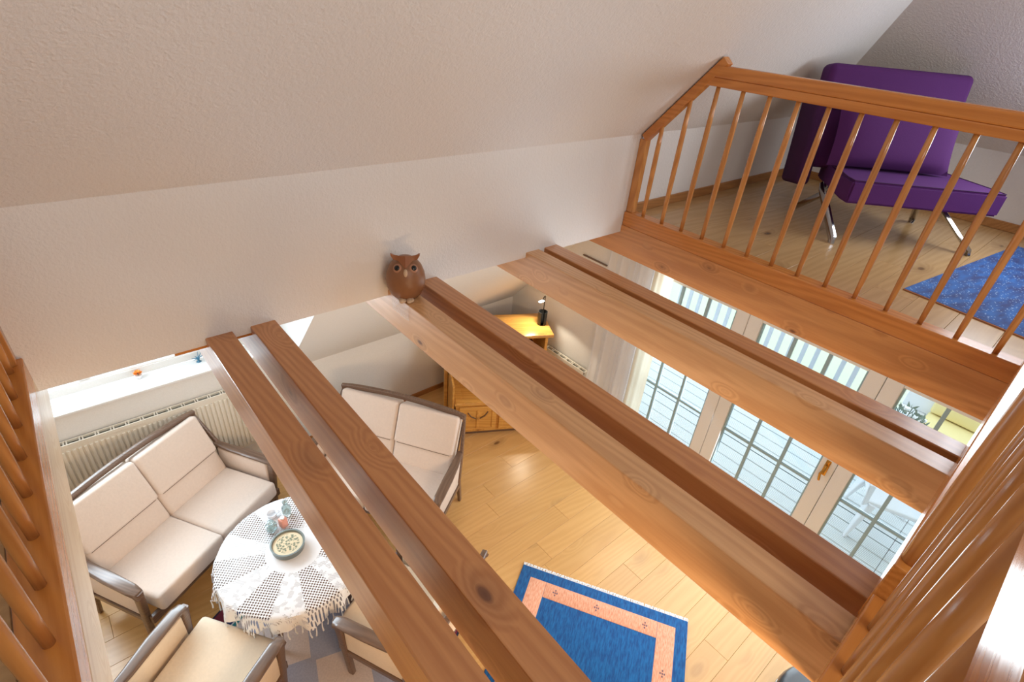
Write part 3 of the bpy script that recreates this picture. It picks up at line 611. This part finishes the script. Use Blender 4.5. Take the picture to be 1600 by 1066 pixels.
bm = bmesh.new(); lathe(bm, [(0.001, 0.038), (0.06, 0.038), (0.094, 0.036), (0.094, 0.03)], 40); obj('floral_inlay', bm, M['plate'], dsh, True)
cd_ = thing('candle_holder', 'salmon coloured square candle holder behind the floral dish', 'candle holder', (0.580, 2.72, 0.594), R_(20))
obj('holder', box(-0.022, 0.022, -0.022, 0.022, 0, 0.075, 0.004), M['pink'], cd_, True); bm = bmesh.new(); lathe(bm, [(0.014, 0.075), (0.014, 0.088), (0.001, 0.088)], 14); obj('candle', bm, M['white'], cd_, True)
def glass_v(label, loc, r, h, grp=None):
    t = thing('crystal_jar', label, 'jar', loc); bm = bmesh.new(); lathe(bm, [(r*0.7, 0), (r, h*0.25), (r, h*0.65), (r*0.5, h*0.8), (r*0.55, h), (r*0.42, h), (r*0.4, h*0.8), (r*0.85, h*0.6), (r*0.85, h*0.25), (0.001, h*0.12)], 18); obj('body', bm, M['crystal'], t, True)
    bm = bmesh.new(); lathe(bm, [(r*0.4, h), (r*0.6, h*1.1), (0.001, h*1.22)], 12); obj('stopper', bm, M['crystal'], t, True)
glass_v('squat clear crystal jar left of the salmon candle holder', (0.505, 2.735, 0.594), 0.038, 0.07)
glass_v('tall clear crystal bottle behind the salmon candle holder', (0.635, 2.80, 0.594), 0.030, 0.12)
cp = thing('tea_cup', 'tiny white cup at the rim side of the lace cloth', 'cup', (0.545, 2.84, 0.594)); bm = bmesh.new(); lathe(bm, [(0.018, 0), (0.03, 0.012), (0.035, 0.04), (0.031, 0.04), (0.026, 0.014), (0.001, 0.008)], 18); obj('bowl', bm, M['pot'], cp, True)
bm = bmesh.new(); tube(bm, [(0.033, 0, 0.034), (0.052, 0, 0.03), (0.05, 0, 0.014), (0.03, 0, 0.012)], 0.003, 6); obj('handle', bm, M['pot'], cp, True)

# ------------------------------------------------------------------ rugs
rg = thing('patterned_rug', 'grey lilac oriental rug with burgundy, navy and teal stripes under the table', 'rug', (0.62+0.0, 2.17, 0), R_(28))
obj('pile', box(-0.72, 0.72, -0.80, 0.80, 0.0, 0.010, 0.003), M['rug_orient'], rg)
# blue rug: x along its long side (away to the lower left), y along the fringed edge
ca = Vector((2.025, 1.758, 0)); ex = Vector((-0.858, -0.513, 0)).normalized(); ey = Vector((0.513, -0.858, 0)).normalized()
br = thing('bordered_rug', 'bright blue wool rug with a salmon border and white fringe on the laminate', 'rug', ca, math.atan2(ex.y, ex.x))
# local y points to the right of ex, so the rug lies at +y after rotation
W_, L_ = 1.284, 1.9; sg = 1 if ex.x*ey.y-ex.y*ey.x > 0 else -1
def rb(x0, x1, y0, y1, z1, mat, nm): 
    ya, yb_ = sorted((y0*sg, y1*sg)); return obj(nm, box(x0, x1, ya, yb_, 0.0, z1, 0.004), mat, br, True)
rb(0, L_, 0, W_, 0.014, M['rug_blue'], 'blue_ground'); e1, e2 = 0.085, 0.215
for q in ((e1, L_-e1, e1, e2), (e1, L_-e1, W_-e2, W_-e1), (e1, e2, e2, W_-e2), (L_-e2, L_-e1, e2, W_-e2)): rb(*q, 0.0165, M['rug_salmon'], 'salmon_border')
bm = bmesh.new(); rnd = random.Random(9)
for i in range(150):
    y = sg*(i+0.5)/150*W_; sweep(bm, [(0.004, y, 0.010), (-0.012, y+rnd.uniform(-.004, .004), 0.012), (-0.028, y+rnd.uniform(-.006, .006), 0.004)], 0.008, 0.006, n=5, e=1)
o = obj('fringe', bm, M['pot'], br, True); o['kind'] = 'stuff'
for (x, y) in [(0.15, 0.3), (0.15, 0.62), (0.15, 0.98), (0.45, W_-0.15), (0.8, W_-0.15), (0.5, 0.15)]:
    bm = bmesh.new()
    for dx, dy in ((0, 0), (0.02, 0), (-0.02, 0), (0, 0.014), (0, -0.014)): bx(bm, x+dx-0.006, x+dx+0.006, sg*(y+dy)-0.005, sg*(y+dy)+0.005, 0.016, 0.0175)
    obj('woven_motif', bm, plain('grey_mauve_wool', rgb(138, 108, 118), 0.95) if 'gm' not in M else M['gm'], br); M['gm'] = br.children[-1].data.materials[0]
# speckled rug in the loft
lr = thing('speckled_rug', 'dark blue rug with pale speckles on the loft floor beside the purple chair', 'rug', (3.366, 0.538, 2.64))
v1 = Vector((4.675-3.366, 0.358-0.538, 0)).normalized(); lr.rotation_euler = (0, 0, math.atan2(v1.y, v1.x))
obj('pile', box(0, 1.60, -1.9, 0, 0, 0.009, 0.002), M['rug_speck'], lr); obj('edge_binding', box(-0.008, 0.0, -1.9, 0.0, 0, 0.008, 0.002), plain('tan_binding', rgb(170, 112, 78), 0.8), lr)

# ------------------------------------------------------------------ radiators
def radiator(label, loc, rz, length, z0, z1):
    t = thing('radiator', label, 'radiator', loc, rz); h = z1-z0; dp = 0.060
    bm = bmesh.new(); n = int(length/0.033)   # front sheet with raised flutes
    bx(bm, 0, length, 0.004, 0.012, z0, z1-0.02, 0.002)
    for i in range(n):
        x = (i+0.5)*length/n; bx(bm, x-0.011, x+0.011, -0.006, 0.006, z0+0.03, z1-0.055, 0.004, 2)
    obj('front_panel', bm, M['radiator'], t)
    obj('rear_panel', box(0, length, dp-0.01, dp, z0, z1-0.02, 0.002), M['radiator'], t)
    bm = bmesh.new(); bx(bm, 0, length, 0.0, 0.010, z1-0.03, z1, 0.002); bx(bm, 0, length, dp-0.010, dp, z1-0.03, z1, 0.002)
    n = max(2, int(round(length/0.095)))
    for i in range(n+1):
        x = i*length/n
        for d in (-0.009, 0.009): bx(bm, max(0, x+d-0.0045), min(length, x+d+0.0045), 0.008, dp-0.008, z1-0.012, z1-0.002)
    obj('top_grille', bm, M['radiator'], t)
    obj('grille_shadow_tray', box(0.004, length-0.004, 0.012, dp-0.011, z1-0.034, z1-0.030), M['tray'], t)
    for x in (0, length-0.01): obj('side_cover', box(x, x+0.01, 0.0, dp, z0, z1, 0.002), M['radiator'], t)
    bm = bmesh.new(); tube(bm, [(length+0.03, dp/2, -loc[2]), (length+0.03, dp/2, z0+0.03), (length-0.005, dp/2, z0+0.05)], 0.008, 8); obj('pipe', bm, M['brass'], t, True)
    return t
radiator('long cream radiator below the window sill behind the settee', (-1.15, 3.980, 0), 0, 1.95, 0.29, 0.915)
radiator('low cream radiator on the wall between the pine desk and the curtain', (3.680, 3.36, 0), -PI/2, 0.59, 0.12, 0.61)

# ------------------------------------------------------------------ curtains and picture on the gable wall
def curtain(name, label, y0, y1, x, amp, mat, n, z0=0.02, z1=2.26, seed=1):
    bm = bmesh.new(); rnd = random.Random(seed); cols = []; ph = [rnd.random()*6 for _ in range(4)]
    zs_ = [z0, 0.6, 1.2, 1.8, z1]
    for i in range(n+1):
        u = i/n; y = y0+(y1-y0)*u
        row = []
        for z in zs_:
            q = 1.0-0.15*(z/2.2); dx = amp*q*(math.sin(u*(y1-y0)*38+ph[0]+0.2*z+1.2*math.sin(u*7+ph[2]))+0.45*math.sin(u*(y1-y0)*97+ph[1]))
            row.append(bm.verts.new((x+dx, y, z)))
        cols.append(row)
    for a, b in zip(cols, cols[1:]):
        for j in range(len(zs_)-1): bm.faces.new((a[j], b[j], b[j+1], a[j+1]))
    o = obj(name, bm, mat, None, True); return tag(o, label, 'curtain')
curtain('sheer_curtain', 'sheer white voile curtain hanging left of the garden doors', 2.24, 2.70, 3.665, 0.032, M['sheer'], 90, seed=2)
curtain('side_drape', 'cream drape at the edge of the first garden door', 2.04, 2.22, 3.655, 0.016, M['drape'], 40, seed=5)
cr_ = thing('curtain_rod', 'dark rod carrying the curtains above the garden doors', 'curtain rod', (3.69, 1.0, 2.28)); bm = bmesh.new(); tube(bm, [(0, -1.5, 0), (0, 1.75, 0)], 0.011); obj('rod', bm, M['walnut'], cr_, True)
for y in (-1.45, 1.70): obj('bracket', box(-0.01, 0.089, y-0.01, y+0.01, -0.012, 0.012), M['walnut'], cr_)
ws = tag(obj('wall_strip', box(-0.02, -0.001, -0.15, 0.15, -0.006, 0.006, 0.002), M['walnut'], None, False, (3.78, 2.955, 1.778)), 'thin dark wooden strip on the wall left of the curtain', 'strip')

# ------------------------------------------------------------------ window sill items
fo = thing('flower_pot', 'small orange flower on the bright window sill', 'flower', (0.135, 4.20, 1.140))
bm = bmesh.new(); lathe(bm, [(0.018, 0), (0.026, 0.03), (0.02, 0.03), (0.001, 0.025)], 14); obj('pot', bm, M['pot'], fo, True)
bm = bmesh.new()
for k_ in range(2):
    for i in range(7):
        a = 2*PI*i/7+k_*0.4; c, s_ = math.cos(a), math.sin(a); r_ = 0.034-k_*0.012; z = 0.045+k_*0.012
        vs = [bm.verts.new(q) for q in ((0, 0, z-0.012), (r_*0.6*c-0.013*s_, r_*0.6*s_+0.013*c, z), (r_*c, r_*s_, z+0.008), (r_*0.6*c+0.013*s_, r_*0.6*s_-0.013*c, z))]; bm.faces.new(vs)
obj('petals', bm, M['orange'], fo); bm = bmesh.new(); tube(bm, [(0, 0, 0.02), (0, 0, 0.045)], 0.004, 6); obj('stem', bm, M['leaf'], fo)
bs = thing('blue_figurine', 'spiky blue figurine at the right end of the window sill', 'figurine', (0.545, 4.19, 1.140))
bm = bmesh.new(); rnd = random.Random(12)
for i in range(10):
    a = 2*PI*i/10; sweep(bm, [(0, 0, 0.03), (0.045*math.cos(a), 0.045*math.sin(a), 0.02+0.035*rnd.random()*2)], 0.008, 0.006, n=6, tp=[1, 0.3])
obj('spikes', bm, M['bluemetal'], bs, True); bm = bmesh.new(); lathe(bm, [(0.02, 0), (0.006, 0.01), (0.012, 0.03), (0.001, 0.045)], 12); obj('base', bm, M['bluemetal'], bs, True)

# ------------------------------------------------------------------ owl
ow = thing('owl_figurine', 'round brown clay owl with horned brow sitting on the beam end', 'figurine', (1.172, 2.004, ZT), math.atan2(-0.86, -0.51)+PI/2)
# local -y is the face
def egg(bm, cx, cy, cz, rx, ry, rz, n=20, m_=12, rot=None):
    vs0 = len(bm.verts); r = bmesh.ops.create_uvsphere(bm, u_segments=n, v_segments=m_, radius=1.0)
    for v in r['verts']:
        c = Vector((v.co.x*rx, v.co.y*ry, v.co.z*rz)); v.co = (rot @ c if rot else c)+Vector((cx, cy, cz))
bm = bmesh.new(); lathe(bm, [(0.001, 0.0), (0.055, 0.0), (0.074, 0.022), (0.088, 0.055), (0.092, 0.088), (0.087, 0.125), (0.074, 0.158), (0.055, 0.182), (0.034, 0.197), (0.012, 0.204), (0.001, 0.205)], 36); obj('body', bm, M['clay'], ow, True)
M['brow'] = plain('orange_brown_clay', rgb(150, 96, 64), 0.4)
bm = bmesh.new(); vsf = []   # horned brow plate: crescent with V towards the beak
top = [(-0.066, 0.234), (-0.052, 0.225), (-0.025, 0.221), (0, 0.220), (0.025, 0.221), (0.052, 0.225), (0.066, 0.234)]
bot = [(-0.064, 0.222), (-0.054, 0.204), (-0.032, 0.194), (0, 0.172), (0.032, 0.194), (0.054, 0.204), (0.064, 0.222)]
def fy(z, x):
    if z > 0.20: return -0.040
    r_ = 0.092*math.sqrt(max(0.02, 1-((z-0.085)/0.122)**2)); return -math.sqrt(max(0.0004, r_*r_-x*x))-0.006
A = [bm.verts.new((x, min(fy(z, x), -0.035), z)) for x, z in top]; B = [bm.verts.new((x, min(fy(z, x), -0.03)-0.002, z)) for x, z in bot]
A2 = [bm.verts.new((x*0.9, -0.012, z-0.012)) for x, z in top]
for i in range(6): bm.faces.new((A[i], A[i+1], B[i+1], B[i])); bm.faces.new((A2[i], A2[i+1], A[i+1], A[i])); bm.faces.new((B[i], B[i+1], A2[i+1], A2[i]))
obj('brow', bm, M['brow'], ow, True)
for s_ in (-1, 1):
    c = Vector((s_*0.036, -0.054, 0.166)); q = Matrix.Rotation(s_*R_(26), 4, 'Z') @ Matrix.Rotation(R_(-36), 4, 'X')
    bm = bmesh.new(); egg(bm, *c, 0.021, 0.008, 0.021, rot=q.to_3x3()); obj('eye_ring', bm, M['eyering'], ow, True)
    d = q.to_3x3() @ Vector((0, -0.006, 0)); bm = bmesh.new(); egg(bm, *(c+d), 0.0125, 0.006, 0.0125, rot=q.to_3x3()); obj('eye', bm, M['eye'], ow, True)
    bm = bmesh.new()
    egg(bm, s_*0.018-0.004, -0.070, 0.010, 0.014, 0.024, 0.012); egg(bm, s_*0.018+0.008, -0.067, 0.009, 0.011, 0.02, 0.010); obj('foot', bm, M['claylight'], ow, True)
bm = bmesh.new(); egg(bm, 0, -0.073, 0.150, 0.010, 0.009, 0.019, rot=Matrix.Rotation(R_(-20), 3, 'X')); obj('beak', bm, M['claylight'], ow, True)
bm = bmesh.new(); rnd = random.Random(3); g_ = [[bm.verts.new((1.1255-0.002-0.004*rnd.random(), 1.90+0.03*i, 2.552-0.028*j+0.006*rnd.random())) for j in range(4)] for i in range(6)]
for i in range(5):
    for j in range(3): bm.faces.new((g_[i][j], g_[i+1][j], g_[i+1][j+1], g_[i][j+1]))
tag(obj('crumpled_film', bm, M['tape']), 'crumpled clear film stuck to the pale beam below the owl', 'film')

# ------------------------------------------------------------------ pine corner furniture
a30 = R_(-28)
cb = thing('corner_desk', 'yellow pine corner desk with open shelf, carrying the black lamp', 'desk', (3.555, 3.135, 0), a30)
# local x along the front to the right, y to the back; origin = front right corner of the top
obj('top', box(-1.05, 0.0, 0.0, 0.46, 0.885, 0.92, 0.008), M['pine'], cb, True)
for x in (-0.05, -1.03): obj('side_panel', box(x-0.03, x, 0.03, 0.44, 0.0, 0.885, 0.003), M['pine'], cb)
obj('back_panel', box(-1.03, -0.05, 0.42, 0.435, 0.0, 0.885), M['pine'], cb)
for z in (0.60, 0.30, 0.05): obj('shelf', box(-1.03, -0.08, 0.04, 0.42, z-0.02, z, 0.003), M['pine'], cb)
rnd = random.Random(6); x = -0.32
for i in range(4):
    wd = rnd.uniform(0.022, 0.04); tag(obj('book', box(0, wd, 0, 0.20, 0, rnd.uniform(0.16, 0.22), 0.002), M['book'] if i % 2 else M['black'], None, False, (Matrix.Translation((3.555, 3.135, 0.60)) @ Matrix.Rotation(a30, 4, 'Z') @ Vector((x, 0.08, 0)))[:]), ('dark red' if i % 2 else 'black')+' book, '+['first', 'second', 'third', 'fourth'][i]+' from the left in the open shelf under the desk top', 'book', 'books in the desk shelf').rotation_euler = (0, 0, a30); x += wd+0.002
cs = thing('pine_chest', 'low yellow pine chest with panelled lid and carved front doors in the corner', 'chest', (2.44, 3.285, 0), R_(-29))
obj('body', box(0.0, 0.85, 0.012, 0.47, 0.04, 0.39, 0.003), M['pine'], cs); obj('plinth', box(0.02, 0.83, 0.03, 0.46, 0, 0.04), M['walnut'], cs)
ld = obj('lid', box(-0.012, 0.862, -0.004, 0.475, 0.39, 0.415, 0.006), M['pine'], cs, True)
for q in ((0.0, 0.85, 0.0, 0.075), (0.0, 0.85, 0.395, 0.47), (0.0, 0.07, 0.075, 0.395), (0.78, 0.85, 0.075, 0.395)): obj('lid_frame', box(q[0], q[1], q[2], q[3], 0.412, 0.424, 0.003), M['pine'], ld)
for x0 in (0.035, 0.44):
    d = obj('door', box(x0, x0+0.375, -0.006, 0.012, 0.07, 0.375, 0.003), M['pine'], cs)
    for q in ((0, 0.375, 0, 0.04), (0, 0.375, 0.265, 0.305), (0, 0.045, 0.04, 0.265), (0.33, 0.375, 0.04, 0.265), (0.175, 0.20, 0.04, 0.265)): obj('panel_frame', box(x0+q[0], x0+q[1], -0.014, -0.004, 0.07+q[2], 0.07+q[3], 0.003), M['pine'], d)
    for s_ in (-1, 1):
        bm = bmesh.new(); cx = x0+0.1875; sweep(bm, [(cx+s_*0.02, -0.010, 0.23), (cx+s_*0.07, -0.010, 0.26), (cx+s_*0.10, -0.010, 0.31)], 0.010, 0.014, up=(0, 1, 0), n=6); obj('carving', bm, M['walnut'], d, True)
obj('end_board', box(-0.035, -0.014, 0.02, 0.47, 0.0, 0.62, 0.004), M['pine'], cs); obj('end_board', box(-0.075, -0.040, 0.40, 0.47, 0.0, 0.72, 0.004), M['pine'], cs)
# lamp in a black pen cup on the desk
px, py = 3.595, 3.375
lm = thing('clip_lamp', 'black cup shaped lamp with thin stem and white LED head on the pine desk', 'lamp', (px, py, 0.92))
bm = bmesh.new(); n = 22; R0, R1 = 0.038, 0.042   # cup with a slot in the front
ang = [R_(250)+i/(n-1)*R_(320) for i in range(n)]
lv = [[bm.verts.new((r_*math.cos(a), r_*math.sin(a), z)) for a in ang] for (r_, z) in ((R1, 0), (R1*1.05, 0.135), (R0*1.05, 0.135), (R0, 0.004))]
for k_ in range(3):
    for j in range(n-1): bm.faces.new((lv[k_][j], lv[k_][j+1], lv[k_+1][j+1], lv[k_+1][j]))
bm.faces.new(lv[0]); obj('cup', bm, M['black'], lm, True)
bm = bmesh.new(); tube(bm, [(0.015, 0.01, 0.0), (0.018, 0.012, 0.20), (0.018, 0.012, 0.285)], 0.005, 8); obj('stem', bm, M['black'], lm, True)
bm = bmesh.new(); tube(bm, [(0.018, 0.012, 0.285), (-0.01, 0.0, 0.29), (-0.045, -0.02, 0.27)], 0.004, 8); obj('arm', bm, M['black'], lm, True)
obj('led_head', box(-0.085, -0.03, -0.032, -0.008, 0.262, 0.272, 0.003), M['led'], lm)
pl = bpy.data.lights.new('led_glow', 'SPOT'); pl.energy = 16; pl.color = (1.0, 0.90, 0.70); pl.spot_size = 2.2; pl.shadow_soft_size = 0.03
po = bpy.data.objects.new('led_glow', pl); C.objects.link(po); po.location = (px-0.06, py-0.02, 1.20); po.rotation_euler = (Vector((-0.5, -0.25, -1))).to_track_quat('-Z', 'Y').to_euler()
lm.scale = (1.12, 1.12, 1.12)
# black stool at the bottom of the picture
st = thing('leather_stool', 'dark leather stool cut off by the bottom edge, right of the blue rug', 'stool', (2.55, -0.30, 0))
bm = bmesh.new(); lathe(bm, [(0.001, 0.36), (0.30, 0.36), (0.325, 0.38), (0.33, 0.42), (0.315, 0.455), (0.27, 0.47), (0.15, 0.475), (0.001, 0.475)], 40); obj('seat', bm, M['blackglass'], st, True)
bm = bmesh.new(); tube(bm, [(0.325*math.cos(a), 0.325*math.sin(a), 0.375) for a in [2*PI*i/40 for i in range(41)]], 0.009, 8); obj('rim', bm, M['chrome'], st, True)
for i in range(4):
    a = PI/4+i*PI/2; bm = bmesh.new(); tube(bm, [(0.26*math.cos(a), 0.26*math.sin(a), 0), (0.2*math.cos(a), 0.2*math.sin(a), 0.37)], 0.014, 8); obj('leg', bm, M['chrome'], st, True)

# ------------------------------------------------------------------ purple loft chair
# local x = along the front to the right, y = to the back
dx = Vector((0.733, -0.680)); ang_ = math.atan2(dx.y, dx.x)
pc_ = thing('lounge_chair', 'purple fabric lounge chair on splayed chrome legs in the loft', 'chair', (3.694, 1.078, 2.64), ang_)
W2, D2 = 0.94, 0.62
bm = bmesh.new(); prism(bm, [(0, 0), (W2, 0), (W2, 0.10), (W2-0.10, D2), (0.10, D2), (0.0, 0.10)], 0.265, 0.40)
es = [e for e in bm.edges]; bmesh.ops.bevel(bm, geom=es, offset=0.012, segments=2, affect='EDGES'); seat = obj('seat', bm, M['purple'], pc_, True)
bm = bmesh.new()
for q in ([(0.012, 0.012, 0.401), (W2-0.012, 0.012, 0.401), (W2-0.012, 0.10, 0.401), (W2-0.11, D2-0.01, 0.401)], [(0.012, 0.012, 0.401), (0.012, 0.10, 0.401), (0.11, D2-0.01, 0.401)]): sweep(bm, q, 0.008, 0.006, n=6, e=1)
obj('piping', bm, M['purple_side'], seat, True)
ln_ = Matrix.Translation((0, D2-0.15, 0.36)) @ Matrix.Rotation(R_(-9), 4, 'X')
bk = obj('backrest', box(-0.09, W2-0.11, 0.0, 0.15, 0.0, 0.63, 0.04, 5, ln_), M['purple_back'], pc_, True)
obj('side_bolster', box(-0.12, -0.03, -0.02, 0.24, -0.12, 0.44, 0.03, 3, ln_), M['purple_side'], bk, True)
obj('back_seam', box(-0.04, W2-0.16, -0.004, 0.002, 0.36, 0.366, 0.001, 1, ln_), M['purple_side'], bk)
for s_ in (0, 1):
    x0 = 0.02 if s_ == 0 else W2-0.06
    bm = bmesh.new(); xf = 0.03 if s_ == 0 else W2-0.03; xi = 0.07 if s_ == 0 else W2-0.20; yt = 0.44 if s_ == 0 else 0.20
    sweep(bm, [(xf, 0.03, 0.0), (xf, 0.03, 0.03), (xi, yt, 0.235), (xi, yt+0.02, 0.268)], 0.024, 0.05, up=(0, 1, 0.2), n=8, e=0.3); obj('leg', bm, M['chrome'], pc_, True)
    bm = bmesh.new(); sweep(bm, [(xf, D2+0.02, 0.0), (xf, D2+0.02, 0.03), (xi, 0.42, 0.20), (xi, 0.36, 0.262)], 0.014, 0.045, up=(0, 1, -0.2), n=8, e=0.3); obj('leg', bm, M['chrome'], pc_, True)
obj('crossbar', box(0.20, W2-0.20, 0.33, 0.37, 0.235, 0.268, 0.003), M['chrome'], pc_)
# pillow
bm = bmesh.new(); nu, nv = 18, 12; top_, bot_ = [], []
for i in range(nu+1):
    ra, rb_ = [], []
    for j in range(nv+1):
        u, v = -1+2*i/nu, -1+2*j/nv; th = 0.075*(max(0, 1-u**4)*max(0, 1-v**4))**0.5; pin = 1-0.05*(1-abs(u))*0-0.04*(1-u*u)*abs(v)
        a = (u*0.395*(1-0.04*(1-v*v)), -th, v*0.20*pin); b = (a[0], th, a[2]); ra.append(bm.verts.new(a)); edge_ = i in (0, nu) or j in (0, nv); rb_.append(ra[-1] if edge_ else bm.verts.new(b))
    top_.append(ra); bot_.append(rb_)
for i in range(nu):
    for j in range(nv):
        bm.faces.new((top_[i][j], top_[i+1][j], top_[i+1][j+1], top_[i][j+1]))
        f = (bot_[i][j], bot_[i][j+1], bot_[i+1][j+1], bot_[i+1][j])
        if len(set(f)) == 4: 
            try: bm.faces.new(f)
            except ValueError: pass
pw_ = obj('scatter_cushion', bm, M['purple_back'], None, True)
mt = Matrix.Translation((3.694, 1.078, 2.64)) @ Matrix.Rotation(ang_, 4, 'Z') @ Matrix.Translation((0.365, D2-0.25, 0.605)) @ Matrix.Rotation(R_(-15), 4, 'X')
pw_.matrix_world = mt; tag(pw_, 'plain purple scatter cushion leaning on the lounge chair backrest', 'cushion')
